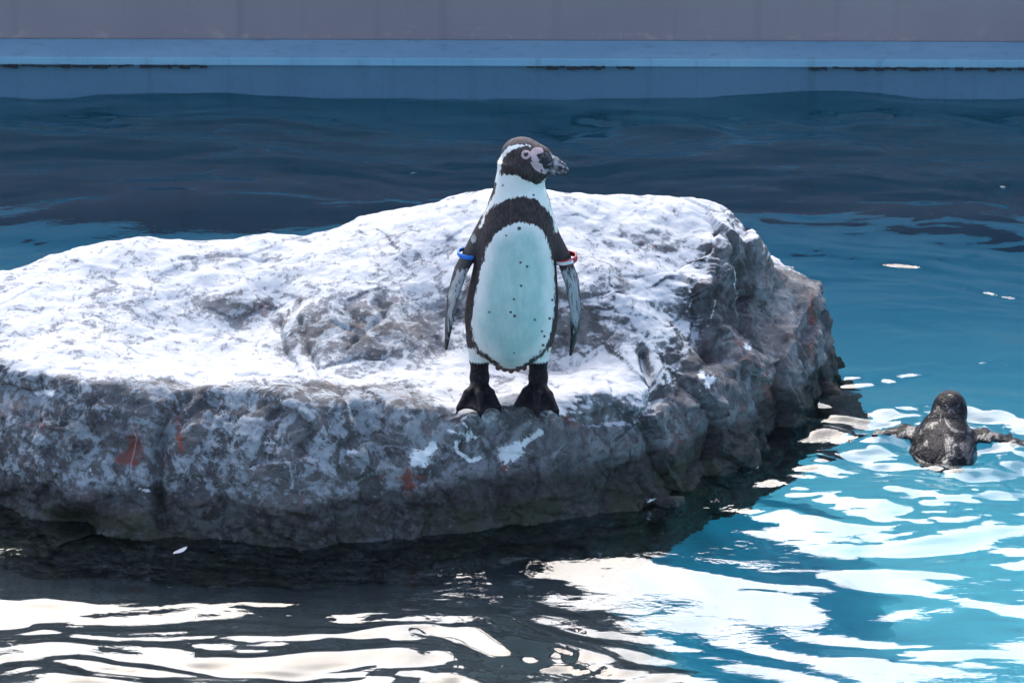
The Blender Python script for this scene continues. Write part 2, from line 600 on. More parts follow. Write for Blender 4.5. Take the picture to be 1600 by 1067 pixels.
# ------------------------------------------------------------------ the rock
TOP = [  # (photo x, photo y, height above water)
    (-150, 455, .31), (0, 437, .34), (80, 410, .37), (165, 384, .40), (250, 381, .405), (330, 385, .40), (420, 376, .415), (490, 373, .42),
    (560, 352, .45), (640, 329, .485), (720, 313, .51), (765, 305, .525), (880, 304, .53), (960, 316, .515), (1060, 318, .50),
    (1110, 328, .48), (1140, 350, .455),
    (0, 500, .335), (0, 560, .31), (100, 480, .35), (150, 540, .315), (120, 585, .305), (30, 585, .315), (-120, 560, .31), (-120, 520, .33),
    (200, 440, .37), (300, 430, .38), (400, 420, .39), (300, 490, .325), (380, 470, .345), (420, 500, .305), (250, 530, .295), (300, 570, .272),
    (400, 575, .268), (330, 604, .280), (250, 590, .302), (200, 594, .305), (390, 592, .30), (450, 592, .295), (480, 598, .288),
    (440, 560, .272), (520, 588, .268), (600, 588, .263), (460, 500, .335), (470, 455, .372), (520, 470, .372), (600, 465, .378), (660, 470, .372),
    (500, 540, .312), (580, 540, .312), (650, 540, .305), (700, 560, .272), (680, 585, .262), (560, 600, .272), (640, 602, .270),
    (740, 640, .245), (740, 600, .247), (860, 640, .245), (860, 600, .247), (800, 580, .249), (800, 620, .247), (800, 655, .238),
    (560, 400, .432), (650, 400, .445), (750, 400, .455), (750, 480, .385), (800, 520, .318), (820, 480, .37), (720, 520, .318),
    (880, 400, .46), (900, 480, .378), (900, 545, .285), (960, 560, .277), (1000, 500, .345), (960, 440, .42), (1000, 385, .45), (1060, 380, .45),
    (930, 600, .255), (1010, 565, .27), (1040, 520, .315), (1060, 470, .36), (1085, 490, .335), (1090, 430, .395), (1075, 515, .30),
    (1110, 410, .42), (1150, 378, .43), (1168, 395, .405), (1145, 425, .385), (1120, 450, .365), (1100, 478, .345), (1182, 470, .285), (1160, 490, .268), (1135, 520, .25), (1112, 548, .235), (1100, 575, .215), (1090, 600, .205),
    (1195, 425, .30), (1230, 436, .285), (1264, 455, .25), (1210, 470, .272), (1240, 480, .25), (1150, 535, .24), (1220, 520, .215), (1160, 570, .21),
    (1060, 600, .225), (1030, 640, .205), (1120, 615, .185), (1200, 600, .165), (1264, 500, .225), (1215, 430, .295), (1250, 442, .272), (1280, 470, .24),
]
tp = np.array([ground(a, b, c) for a, b, c in TOP])
OUT_PX = [(-330, 760), (-150, 772), (0, 797), (60, 822), (110, 838), (180, 836), (250, 842), (330, 846), (450, 850), (520, 848), (600, 840),
          (700, 828), (800, 816), (900, 806), (1000, 793), (1060, 770), (1110, 745), (1170, 720), (1250, 662), (1290, 625), (1304, 606)]
outline = [tuple(ground(a, b, 0)[:2]) for a, b in OUT_PX] + [(0.87, 9.16), (0.86, 9.32), (0.62, 9.46), (0.0, 9.42), (-0.6, 9.36), (-1.2, 9.30), (-2.0, 9.2),
                                                              (-2.5, 8.9), (-2.45, 8.4)]
# behind the ridge the top falls away
extra = []
for a, b, c in TOP[:17]:
    q = ground(a, b, c)
    extra.append((q[0], q[1] + 0.22, c - 0.12))
tp = np.vstack([tp, extra])


def tps_fit(P, z, lam):
    d = np.hypot(P[:, None, 0] - P[None, :, 0], P[:, None, 1] - P[None, :, 1])
    K = np.where(d > 0, d * d * np.log(d + 1e-12), 0) + lam * np.eye(len(P))
    Q = np.hstack([np.ones((len(P), 1)), P])
    A = np.block([[K, Q], [Q.T, np.zeros((3, 3))]])
    return np.linalg.solve(A, np.concatenate([z, np.zeros(3)]))


def tps_eval(w, P, x, y):
    s = w[-3] + w[-2] * x + w[-1] * y
    for i in range(len(P)):
        d2 = (x - P[i, 0]) ** 2 + (y - P[i, 1]) ** 2
        s = s + w[i] * 0.5 * d2 * np.log(d2 + 1e-12)
    return s


HR = 0.0085
rx, ry, rz = np.arange(-2.62, 1.0, HR), np.arange(7.72, 9.6, HR), np.arange(-0.22, 0.60, HR)
RX, RY = np.meshgrid(rx, ry, indexing='ij')
tw = tps_fit(tp[:, :2], tp[:, 2], 4e-5)
T = tps_eval(tw, tp[:, :2], RX, RY)
inside = poly_sd(RX, RY, outline)
inside = inside + 0.022 * pnoise(RX * 4.2, RY * 4.2, 0.7) + 0.010 * pnoise(RX * 11, RY * 11, 3.1)
stp = (2.6 + 0.8 * pnoise(RX * 2.2, RY * 2.2, 5.5)) * (1 + 1.3 * sstep(0.5, 0.72, RX))
face = np.where(inside > 0, stp * inside, (1.4 + 2.2 * sstep(0.15, 0.5, RX)) * inside)
H = smin(T, face, 0.075 - 0.05 * sstep(0.5, 0.7, RX)) + 0.012
HF = H


def facets(x, y, z, s, seed):
    '''Broken planar facets: nearest jittered cell, tilted plane inside it, and how close the next cell is.'''
    q = np.stack([x, y, z], 1) * s
    c = np.floor(q).astype(int)
    f1 = np.full(len(q), 9.0)
    f2 = np.full(len(q), 9.0)
    val = np.zeros(len(q))
    for i in (-1, 0, 1):
        for j in (-1, 0, 1):
            for k in (-1, 0, 1):
                cc = c + (i, j, k)
                h = _perm[_perm[_perm[(cc[:, 0] + seed) & 255] + (cc[:, 1] & 255)] + (cc[:, 2] & 255)]
                r = q - (cc + 0.5 + 0.45 * _g[h])
                dd = np.sqrt((r * r).sum(1))
                v_ = (r * _g[(h + 91) & 255]).sum(1) + 0.35 * _g[(h + 37) & 255][:, 0]
                m_ = dd < f1
                f2 = np.where(m_, f1, np.minimum(f2, dd))
                val = np.where(m_, v_, val)
                f1 = np.where(m_, dd, f1)
    return val / s, (f2 - f1)


def rock_top(x, y):
    i, j = (x - rx[0]) / HR, (y - ry[0]) / HR
    i0, j0 = int(i), int(j)
    return float(HF[i0:i0 + 2, j0:j0 + 2].mean())


F3 = (rz[None, None, :] - H[:, :, None]).astype(np.float32)
V, Q = surface_nets(F3, (rx[0], ry[0], rz[0]), HR)
del F3
tmp = bpy.data.objects.new("tmp", mesh_from("tmp", V, Q))
COL.objects.link(tmp)
md = tmp.modifiers.new("s", 'SUBSURF')
md.levels = 1
md.render_levels = 1
dg = bpy.context.evaluated_depsgraph_get()
rock_me = bpy.data.meshes.new_from_object(tmp.evaluated_get(dg))
bpy.data.objects.remove(tmp)
P = coords(rock_me).astype(np.float64)
N = normals(rock_me).astype(np.float64)
px, py = project(P)
x, y, z = P.T
flat = sstep(0.55, 0.9, N[:, 2])
feet_zone = np.exp(-(((px - 795) / 95) ** 2 + ((py - 625) / 42) ** 2) ** 2)
d = 0.012 * fbm(x * 7, y * 7, z * 7, 3)
rid = 1 - np.abs(fbm(x * 11 + 2, y * 11, z * 13, 3))
d += 0.010 * (rid - 0.7) * (1 - 0.45 * flat)
lay = fbm(x * 9 + 5 * z, y * 9, z * 34 + 2.5 * x, 3)                      # bedding, steeper on the faces
d += 0.006 * (1 - flat) * lay
blk = np.floor(2.2 * fbm(x * 6 + 9, y * 6, z * 6, 2)) / 2.2               # broken facets
d += 0.007 * (1 - flat) * blk
d += 0.0022 * fbm(x * 55, y * 55, z * 55, 3) * (1 - 0.65 * flat)
wq = 0.03 * np.stack([pnoise(x * 9, y * 9, z * 9), pnoise(x * 9 + 40, y * 9, z * 9), pnoise(x * 9, y * 9 + 40, z * 9)])
hard = (1 - 0.80 * flat) * (0.42 + 0.68 * sstep(880, 1090, px))
for s_, k_, ck, sd_ in ((5.5, 0.24, .006, 3), (12, 0.15, .003, 11), (29, 0.07, .001, 29)):
    fv, fe = facets(x + wq[0], y + wq[1], z * 0.8 + wq[2], s_, sd_)
    d += hard * (k_ * fv - ck * np.exp(-(fe / 0.07) ** 2))
CR = [([(292, 622), (268, 645), (246, 700), (240, 760), (256, 815)], 11, .036), ([(330, 628), (300, 645), (262, 690)], 8, .018),
      ([(534, 612), (542, 624), (556, 638)], 5, .018), ([(556, 638), (600, 668), (640, 680)], 4, .006),
      ([(1003, 548), (1018, 590), (1034, 622)], 8, .032), ([(1048, 560), (1062, 590)], 14, .018),
      ([(1092, 528), (1110, 470), (1130, 440)], 9, .016), ([(470, 500), (478, 540), (500, 585)], 5, .012),
      ([(520, 500), (560, 515), (545, 545)], 4, .010), ([(600, 560), (540, 565), (505, 578)], 4, .008),
      ([(585, 470), (610, 480), (590, 500), (555, 530)], 5, .010), ([(920, 590), (930, 640), (945, 690)], 5, .007),
      ([(950, 600), (985, 680)], 4, .006), ([(1120, 620), (1090, 640), (1060, 680), (1058, 760)], 5, .010),
      ([(1160, 560), (1130, 575), (1110, 560)], 6, .012), ([(1180, 500), (1240, 500), (1262, 480)], 4, .006),
      ([(1245, 470), (1252, 560), (1262, 640)], 5, .008), ([(700, 700), (760, 690), (850, 700)], 4, .004),
      ([(430, 500), (440, 545), (470, 580)], 7, .014), ([(0, 640), (70, 660)], 5, .006), ([(560, 640), (585, 720), (570, 800)], 12, .022), ([(340, 620), (330, 700), (350, 790)], 6, .010), ([(430, 690), (520, 730), (560, 760)], 6, .010), ([(770, 690), (790, 760), (780, 800)], 8, .014), ([(60, 600), (52, 690), (70, 780)], 8, .014), ([(120, 600), (130, 680), (110, 760)], 6, .008),
      ([(280, 402), (340, 398), (420, 403)], 4, .008)]
wob = 6 * pnoise(x * 14, y * 14, z * 14)
for pts, w, dep in CR:
    dd = seg_dist(px + wob, py + wob * 0.7, pts)
    d -= dep * np.exp(-(dd / w) ** 2)
cave = np.exp(-(((px - 112) / 42) ** 2 + ((py - 818) / 22) ** 2) ** 1.5)
d -= 0.075 * cave
stone = np.exp(-(((px - 200) / 55) ** 2 + ((py - 820) / 34) ** 2) ** 2)
d += 0.035 * stone
for bx_, by_, sx, sy, hh in ((110, 670, 100, 90, .030), (400, 710, 115, 95, .055), (680, 730, 120, 80, .030), (830, 760, 60, 50, .02), (20, 690, 40, 60, .02), (960, 680, 60, 90, .01), (1090, 650, 35, 28, .03), (1120, 585, 30, 18, .02)):
    d += hh * np.exp(-((px - bx_) / sx) ** 2 - ((py - by_) / sy) ** 2)
d *= (1 - 0.75 * feet_zone)
P2 = P + N * d[:, None]
# a level footing where the penguin stands
PEN_Z = 0.262
PEN = ground(800, 625, PEN_Z)
fz = np.exp(-(((P2[:, 0] - PEN[0] + .005) / .145) ** 4 + ((P2[:, 1] - PEN[1] + .05) / .085) ** 4))
fz *= sstep(0.16, 0.21, P2[:, 2])
P2[:, 2] += fz * (PEN_Z - 0.001 + 0.004 * fbm(x * 30, y * 30, z * 30, 2) - P2[:, 2])
rock_me.vertices.foreach_set("co", P2.astype(np.float32).ravel())
rock_me.update()
N2 = normals(rock_me)
px, py = project(P2)
wn_ = fbm(x * 5, y * 5, z * 5, 3)


def blob(lst, wobble=18.0):
    s = np.zeros(len(px))
    ax, ay = px + wobble * wn_, py + wobble * 0.7 * fbm(x * 8 + 4, y * 8, z * 8, 2)
    for cx, cy, sx, sy, a in lst:
        s += a * np.exp(-((ax - cx) / sx) ** 2 - ((ay - cy) / sy) ** 2)
    return s


guano = 0.02 + 0.76 * sstep(0.45, 0.82, N2[:, 2] + 0.2 * wn_)
# where the front face starts the coat stops
lip = np.interp(px, [-200, 0, 60, 130, 190, 250, 300, 330, 390, 450, 540, 640, 700, 760, 860, 930, 1000, 1050, 1085, 1100, 1130, 1165, 1190, 1300],
                [575, 572, 590, 600, 592, 590, 600, 606, 594, 596, 600, 604, 632, 662, 664, 662, 665, 605, 530, 470, 425, 400, 405, 430])
guano -= 0.85 * sstep(-10, 22, py - lip + 14 * wn_)
guano += blob([(570, 515, 105, 48, -.62), (480, 530, 45, 42, -.35), (640, 490, 60, 40, -.25), (330, 478, 70, 18, -.36), (380, 500, 50, 14, -.25), (160, 470, 70, 20, -.20),
               (120, 520, 60, 14, -.18), (230, 425, 60, 10, -.16), (650, 400, 60, 30, -.16), (965, 435, 30, 22, -.38), (1010, 380, 50, 20, -.22), (900, 500, 80, 40, -.20),
               (960, 520, 60, 14, -.22), (850, 570, 60, 14, -.20), (760, 605, 70, 20, -.12), (860, 625, 60, 20, -.05), (1110, 440, 26, 40, -.35), (1130, 500, 32, 50, -.5),
               (1050, 570, 22, 40, -.3), (1225, 452, 50, 16, .12), (340, 402, 90, 6, -.25), (1150, 380, 20, 25, -.2),
               (300, 575, 110, 18, .3), (420, 575, 60, 12, .3), (950, 465, 90, 20, .1), (720, 575, 40, 16, .25), (1000, 610, 40, 50, .42), (940, 610, 40, 30, .3),
               (880, 640, 40, 20, .2), (1105, 590, 14, 14, .5), (1085, 540, 8, 30, .4), (780, 650, 50, 14, .25), (1030, 470, 60, 60, .15), (820, 345, 300, 30, .15)])
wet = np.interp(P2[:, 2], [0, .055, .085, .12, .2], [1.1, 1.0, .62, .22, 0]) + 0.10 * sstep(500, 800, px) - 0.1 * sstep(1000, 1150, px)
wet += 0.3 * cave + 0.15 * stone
orange = blob([(208, 690, 16, 30, 1.0), (190, 715, 24, 12, .8), (282, 690, 7, 26, 1.0), (62, 665, 26, 14, .6), (40, 720, 12, 30, .45), (275, 655, 14, 10, .6), (400, 660, 40, 10, .5),
               (360, 745, 60, 8, .5), (635, 755, 12, 40, .8), (600, 745, 50, 6, .6), (785, 728, 6, 12, 1.0), (660, 760, 12, 30, .6), (1200, 610, 30, 40, .75), (1268, 510, 10, 70, .9),
               (1070, 690, 26, 40, .55), (1170, 560, 26, 14, .5), (1110, 560, 20, 22, .45), (455, 650, 20, 14, .4)], 10)
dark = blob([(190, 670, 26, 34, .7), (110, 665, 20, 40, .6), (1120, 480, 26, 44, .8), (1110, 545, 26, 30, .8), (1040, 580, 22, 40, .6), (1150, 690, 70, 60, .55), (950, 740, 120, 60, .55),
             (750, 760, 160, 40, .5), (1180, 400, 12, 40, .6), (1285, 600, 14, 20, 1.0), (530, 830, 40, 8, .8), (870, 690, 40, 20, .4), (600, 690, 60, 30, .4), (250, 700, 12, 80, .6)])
white = np.zeros(len(px))
for pts, w, a in (([(648, 722), (662, 712), (676, 698)], 8, 1.2), ([(652, 716), (660, 718)], 14, 1.0), ([(790, 712), (805, 704)], 15, 1.1), ([(805, 702), (825, 688), (845, 675)], 6, 1.0),
                  ([(712, 690), (714, 704), (735, 720), (750, 716)], 4, .9), ([(700, 672), (745, 684)], 2.5, .7), ([(720, 656), (744, 684), (712, 692)], 2, .6), ([(552, 706)], 0, 0),
                  ([(416, 688), (426, 694)], 8, .55), ([(545, 706), (556, 706)], 3.5, 1.0), ([(140, 728), (144, 742)], 3, .8), ([(218, 765), (232, 765)], 4, .6),
                  ([(1095, 585), (1112, 592), (1105, 600)], 8, .8), ([(1166, 540), (1170, 544)], 5, .9), ([(1042, 582), (1046, 594)], 5, .8), ([(60, 612), (80, 614)], 7, .8),
                  ([(1148, 410), (1152, 470)], 2.5, .6), ([(1118, 470), (1112, 500), (1094, 532)], 2, .6), ([(1010, 785), (1024, 778)], 2, .8)):
    if len(pts) > 1:
        white = np.maximum(white, a * np.exp(-(seg_dist(px, py, pts) / w) ** 2))
attr(rock_me, "guano", guano)
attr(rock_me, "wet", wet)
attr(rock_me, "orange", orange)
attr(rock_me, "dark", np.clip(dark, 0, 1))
attr(rock_me, "white", white)
attr(rock_me, "lichen", np.clip(1.0 - 0.9 * sstep(560, 900, px), 0.08, 1))
rock_me.polygons.foreach_set("use_smooth", np.full(len(rock_me.polygons), True))
rock_me.materials.clear()
link("rock_island", rock_me, M_ROCK, label="large grey rock in the pool coated with white guano", category="rock")


def rock_at(pxx, pyy, r=6):
    """Highest/nearest real rock surface point seen at a photo pixel."""
    m_ = (np.abs(px - pxx) < r) & (np.abs(py - pyy) < r)
    c = P2[m_]
    return c[np.argsort(c[:, 1])[:max(4, len(c) // 3)]].mean(0)


# ------------------------------------------------------------------ signed-distance modelling for the animals
class Field:
    def __init__(self, lo, hi, h):
        self.lo, self.h = np.array(lo, float), h
        n = np.ceil((np.array(hi) - lo) / h).astype(int) + 1
        self.F = np.full(tuple(n), 0.06, np.float32)
        self.ax = [(lo[i] + h * np.arange(n[i])).astype(np.float32) for i in range(3)]

    def add(self, fn, lo, hi, k=0.008, sub=False):
        sl = []
        for i in range(3):
            a = int(max(0, math.floor((lo[i] - 0.03 - self.lo[i]) / self.h)))
            b = int(min(self.F.shape[i], math.ceil((hi[i] + 0.03 - self.lo[i]) / self.h) + 1))
            sl.append(slice(a, max(b, a)))
        X, Y, Z = np.meshgrid(self.ax[0][sl[0]], self.ax[1][sl[1]], self.ax[2][sl[2]], indexing='ij', sparse=True)
        d = fn(X, Y, Z).astype(np.float32)
        cur = self.F[tuple(sl)]
        self.F[tuple(sl)] = -smin(-cur, d, k) if sub else smin(cur, d, k)

    def cone(self, a, b, ra, rb, k=0.008, sub=False):
        a, b = np.array(a, float), np.array(b, float)
        r = max(ra, rb)
        ab = b - a

        def fn(X, Y, Z):
            t = np.clip(((X - a[0]) * ab[0] + (Y - a[1]) * ab[1] + (Z - a[2]) * ab[2]) / (ab @ ab), 0, 1)
            return np.sqrt((X - a[0] - t * ab[0]) ** 2 + (Y - a[1] - t * ab[1]) ** 2 + (Z - a[2] - t * ab[2]) ** 2) - (ra + (rb - ra) * t)
        self.add(fn, np.minimum(a, b) - r, np.maximum(a, b) + r, k, sub)

    def ell(self, c, rad, B=None, k=0.012, sub=False):
        c = np.array(c, float)
        B = np.eye(3) if B is None else np.array(B, float)
        rm = max(rad)

        def fn(X, Y, Z):
            q = [(X - c[0]) * B[i][0] + (Y - c[1]) * B[i][1] + (Z - c[2]) * B[i][2] for i in range(3)]
            k0 = np.sqrt(sum((q[i] / rad[i]) ** 2 for i in range(3)))
            k1 = np.sqrt(sum((q[i] / rad[i] ** 2) ** 2 for i in range(3))) + 1e-9
            return k0 * (k0 - 1) / k1
        self.add(fn, c - rm, c + rm, k, sub)

    def blade(self, pts, wc, wt, chord, k=0.006):
        """Flattened tapering limb along a polyline; chord is its wide direction."""
        pts = np.array(pts, float)
        c = np.array(chord, float)
        c /= np.linalg.norm(c)

        def fn(X, Y, Z):
            best = None
            for i in range(len(pts) - 1):
                a, ab = pts[i], pts[i + 1] - pts[i]
                t = np.clip(((X - a[0]) * ab[0] + (Y - a[1]) * ab[1] + (Z - a[2]) * ab[2]) / (ab @ ab), 0, 1)
                ox, oy, oz = X - a[0] - t * ab[0], Y - a[1] - t * ab[1], Z - a[2] - t * ab[2]
                oc = ox * c[0] + oy * c[1] + oz * c[2]
                on2 = np.maximum(ox * ox + oy * oy + oz * oz - oc * oc, 0)
                w1, w2 = wc[i] + (wc[i + 1] - wc[i]) * t, wt[i] + (wt[i + 1] - wt[i]) * t
                dd = (np.sqrt((oc / w1) ** 2 + on2 / w2 ** 2) - 1) * w2
                best = dd if best is None else np.minimum(best, dd)
            return best
        m_ = max(wc)
        self.add(fn, pts.min(0) - m_, pts.max(0) + m_, k)

    def tri(self, a, b, c, r, k=0.003):
        a, b, c = (np.array(q, float) for q in (a, b, c))
        n = np.cross(b - a, c - a)
        n /= np.linalg.norm(n)

        def fn(X, Y, Z):
            dn = (X - a[0]) * n[0] + (Y - a[1]) * n[1] + (Z - a[2]) * n[2]
            m_ = None
            for p, q in ((a, b), (b, c), (c, a)):
                e = np.cross(q - p, n)
                e /= np.linalg.norm(e)
                s = (X - p[0]) * e[0] + (Y - p[1]) * e[1] + (Z - p[2]) * e[2]
                m_ = s if m_ is None else np.maximum(m_, s)
            return np.sqrt(np.maximum(m_, 0) ** 2 + dn ** 2) - r
        self.add(fn, np.minimum(np.minimum(a, b), c) - r, np.maximum(np.maximum(a, b), c) + r, k)

    def mesh(self, name):
        V, Q = surface_nets(self.F, self.lo, self.h)
        return mesh_from(name, V, Q)


# ------------------------------------------------------------------ feather material shared by both penguins
def m_penguin(name, wetness):
    m = NT(name)
    p = m.pos()
    ps = m.pos((1, 1, 0.35))
    rag = m.noise(ps, 170, 4, 0.65)
    rag2 = m.noise(m.pos((1, 1, 0.5)), 60, 3, 0.6)
    fine = m.noise(ps, 420, 3, 0.65)
    wob = m.math('ADD', m.math('MULTIPLY', m.math('SUBTRACT', rag, 0.5), 13.0), m.math('MULTIPLY', m.math('SUBTRACT', rag2, 0.5), 9.0))
    dark = m.mix(m.step(rag, 0.35, 0.68), (0.026, 0.020, 0.020), (0.070, 0.053, 0.052))
    dark = m.mix(m.math('MULTIPLY', m.step(fine, 0.55, 0.8), 0.6), dark, (0.19, 0.155, 0.15))
    crown = m.mix(m.step(rag, 0.35, 0.65), (0.055, 0.046, 0.047), (0.12, 0.105, 0.107))
    dark = m.mix(m.att("crown"), dark, crown)
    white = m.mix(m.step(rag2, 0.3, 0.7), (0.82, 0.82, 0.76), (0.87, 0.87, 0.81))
    white = m.mix(m.math('MULTIPLY', m.step(m.math('ADD', m.att("belly"), m.math('MULTIPLY', m.math('SUBTRACT', m.noise(p, 16, 4, 0.6), 0.5), 26.0)), 1, 26), 0.95), white, m.mix(m.step(rag2, 0.3, 0.7), (0.37, 0.57, 0.52), (0.48, 0.65, 0.59)))  # turquoise light bounced off the pool, painted into the belly feathers as teal
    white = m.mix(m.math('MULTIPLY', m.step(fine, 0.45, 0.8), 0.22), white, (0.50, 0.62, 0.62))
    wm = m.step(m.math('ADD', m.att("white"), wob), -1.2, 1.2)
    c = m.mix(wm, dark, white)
    if wetness:
        c = m.mix(m.step(rag2, 0.4, 0.65), (0.010, 0.010, 0.013), (0.026, 0.023, 0.026))
    # flippers: dark with pale smeared underside
    fl = m.att("flipper")
    fn = m.noise(m.pos((1, 1, 0.25)), 75, 5, 0.7, 1.0)
    fcol = m.mix(m.step(m.math('ADD', fn, m.att("pale")), 0.79, 0.93), (0.016, 0.016, 0.019), (0.34, 0.36, 0.37))
    c = m.mix(fl, c, fcol)
    # bare pink skin, beak and feet
    pink = m.mix(m.noise(p, 300, 3), (0.50, 0.34, 0.35), (0.62, 0.46, 0.46))
    c = m.mix(m.step(m.math('ADD', m.att("pink"), m.math('MULTIPLY', m.math('SUBTRACT', rag, 0.5), 2.0)), -0.5, 0.5), c, pink)
    bn = m.noise(m.pos((1, 1, 1), (0.3, 0.5, 0.4)), 75, 4, 0.6, 1.5)
    beak = m.mix(m.step(bn, 0.49, 0.64), (0.022, 0.023, 0.028), (0.30, 0.31, 0.33))
    beak = m.mix(m.att("beakpale"), beak, (0.50, 0.50, 0.53))
    bk = m.att("beak")
    c = m.mix(bk, c, beak)
    foot = m.mix(m.step(m.noise(p, 120, 4, 0.65), 0.45, 0.7), (0.008, 0.007, 0.009), (0.032, 0.026, 0.030))
    ft = m.att("foot")
    c = m.mix(ft, c, foot)
    c = m.mix(m.step(m.att("spot"), 0.35, 0.75), c, (0.06, 0.075, 0.08))
    h = m.math('ADD', m.math('MULTIPLY', rag, 1.0), m.math('MULTIPLY', fine, 0.6))
    soft = m.math('MAXIMUM', bk, m.math('MAXIMUM', ft, fl))
    r0 = 0.58 if not wetness else 0.16
    rough = m.math('SUBTRACT', 0.82 if not wetness else 0.20, m.math('MULTIPLY', soft, 0.82 - r0 if not wetness else 0.1))
    if wetness:
        hd = m.step(m.att("crown"), 0.05, 0.3)
        h = m.math('ADD', m.math('MULTIPLY', m.noise(m.pos((1, 0.5, 1)), 11, 5, 0.6, 1.8), m.math('SUBTRACT', 1.0, hd)),
                   m.math('ADD', m.math('MULTIPLY', m.voro(p, 190), 0.16), m.math('MULTIPLY', fine, 0.12)))
        c = m.mix(m.math('MULTIPLY', hd, m.step(m.voro(p, 190), 0.25, 0.6)), c, (0.085, 0.080, 0.085))
        return m.bsdf(c, m.math('ADD', 0.07, m.math('MULTIPLY', hd, 0.45)), m.bump(h, 0.6, 0.013), m.math('ADD', 0.05, m.math('MULTIPLY', m.step(m.noise(m.pos((1, 0.6, 1)), 26, 4, 0.6, 1.0), 0.50, 0.58), m.math('SUBTRACT', 0.6, m.math('MULTIPLY', hd, 0.5)))))
    return m.bsdf(c, rough, m.bump(h, 0.55, 0.0035), m.math('SUBTRACT', 0.35, m.math('MULTIPLY', ft, 0.2)))


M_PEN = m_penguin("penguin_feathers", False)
M_PENW = m_penguin("penguin_wet_feathers", True)
m = NT("eye_dark")
M_EYE = m.bsdf((0.012, 0.008, 0.007), 0.06, None, 0.7)


def band_mat(name, col):
    q = NT(name)
    return q.bsdf(q.mix(q.step(q.noise(q.pos(), 160, 3), 0.4, 0.7), col, tuple(0.8 * i for i in col)), 0.35)


M_BLUE = band_mat("band_blue", (0.03, 0.22, 0.75))
M_RED = band_mat("band_red", (0.42, 0.012, 0.035))
M_WHITE = band_mat("band_white", (0.80, 0.80, 0.82))

# ------------------------------------------------------------------ standing penguin
SX, SZ, AP = 657.0, 621.0, 0.325                   # photo pixels per metre across and up, drop per metre of depth
HC = np.array((0.0335, -0.008, 0.607))             # head centre
TH = R(62)                                         # the head looks to its left
HB = np.array([(math.sin(TH), -math.cos(TH), 0), (-math.cos(TH), -math.sin(TH), 0), (0, 0, 1.0)])   # forward, right side, up


def hp(u, v, w):
    return HC + u * HB[0] + v * HB[1] + w * HB[2]


prof = np.array([  # z, centre x, half width, front depth, back depth
    (.086, -.003, .012, .012, .02), (.096, -.003, .045, .045, .05), (.112, -.003, .070, .068, .07), (.135, -.003, .092, .086, .086), (.17, -.003, .106, .099, .094), (.217, -.002, .1105, .106, .096),
    (.26, .001, .1085, .107, .094), (.30, .004, .1030, .104, .09), (.36, .008, .0955, .094, .084), (.394, .011, .0945, .088, .08), (.44, .0137, .089, .078, .071),
    (.475, .016, .0805, .067, .063), (.51, .0175, .0705, .056, .056), (.539, .0172, .0600, .048, .052), (.575, .019, .0545, .044, .05), (.60, .02, .050, .042, .046)])


def torso(X, Y, Z):
    zz = Z.ravel()
    cx, a, bf, bb = (np.interp(zz, prof[:, 0], prof[:, i]).astype(np.float32)[None, None, :] for i in (1, 2, 3, 4))
    # smooth the profile
    b = np.where(Y < 0, bf, bb)
    r = np.sqrt(((X - cx) / a) ** 2 + (Y / b) ** 2)
    d = (r - 1) * np.minimum(a, b) * 0.95
    return np.maximum(np.maximum(d, 0.086 - Z), Z - 0.60)


# densify the profile with a smooth curve
zs = np.linspace(prof[0, 0], prof[-1, 0], 160)
kern = np.hanning(13)
kern /= kern.sum()
dense = [zs]
for i in range(1, 5):
    q = np.interp(zs, prof[:, 0], prof[:, i])
    qq = np.convolve(np.pad(q, 6, mode='edge'), kern, 'valid')
    w_ = sstep(0.10, 0.13, zs)
    dense.append(q * (1 - w_) + qq * w_)
prof = np.stack(dense, 1)

FL_L = [(-.064, .005, .462), (-.078, .004, .425), (-.094, .000, .385), (-.121, -.004, .331), (-.140, -.006, .266), (-.149, -.004, .200), (-.156, -.002, .133)]
FL_R = [(.086, .005, .462), (.098, .004, .420), (.121, .000, .365), (.142, -.004, .300), (.150, -.005, .235), (.148, -.004, .170), (.139, -.002, .118)]
FOOT_L = [(-.124, -.080, .009), (-.074, -.108, .008), (-.033, -.074, .010)]
FOOT_R = [(.012, -.064, .011), (.058, -.106, .009), (.104, -.096, .008)]

fd = Field((-.19, -.15, -.02), (.19, .15, .69), 0.0021)
fd.add(torso, (-.13, -.12, .08), (.14, .11, .61), 0.002)
# head
fd.ell(hp(-.010, 0, .014), (.052, .040, .043), HB, k=0.03)
fd.ell(hp(.006, 0, -.018), (.049, .038, .036), HB, k=0.022)
fd.ell(hp(.032, 0, .010), (.036, .027, .033), HB, k=0.014)
for s in (-1, 1):
    fd.ell(hp(.016, s * .027, .012), (.026, .012, .020), HB, k=0.010)            # cheek and brow
    fd.ell(hp(.030, s * .020, -.016), (.026, .010, .013), HB, k=0.008)           # gape skin


def beakpart(lst, squash, k):
    for (u0, w0, r0), (u1, w1, r1) in zip(lst[:-1], lst[1:]):
        a, b = np.array((u0, w0)), np.array((u1, w1))
        ab = b - a

        def fn(X, Y, Z, a=a, ab=ab, r0=r0, r1=r1):
            u = (X - HC[0]) * HB[0][0] + (Y - HC[1]) * HB[0][1]
            vv = ((X - HC[0]) * HB[1][0] + (Y - HC[1]) * HB[1][1]) * squash
            w = Z - HC[2]
            t = np.clip(((u - a[0]) * ab[0] + (w - a[1]) * ab[1]) / (ab @ ab), 0, 1)
            return (np.sqrt((u - a[0] - t * ab[0]) ** 2 + vv ** 2 + (w - a[1] - t * ab[1]) ** 2) - (r0 + (r1 - r0) * t)) / 1.1
        c = hp((u0 + u1) / 2, 0, (w0 + w1) / 2)
        fd.add(fn, c - .04, c + .04, k)


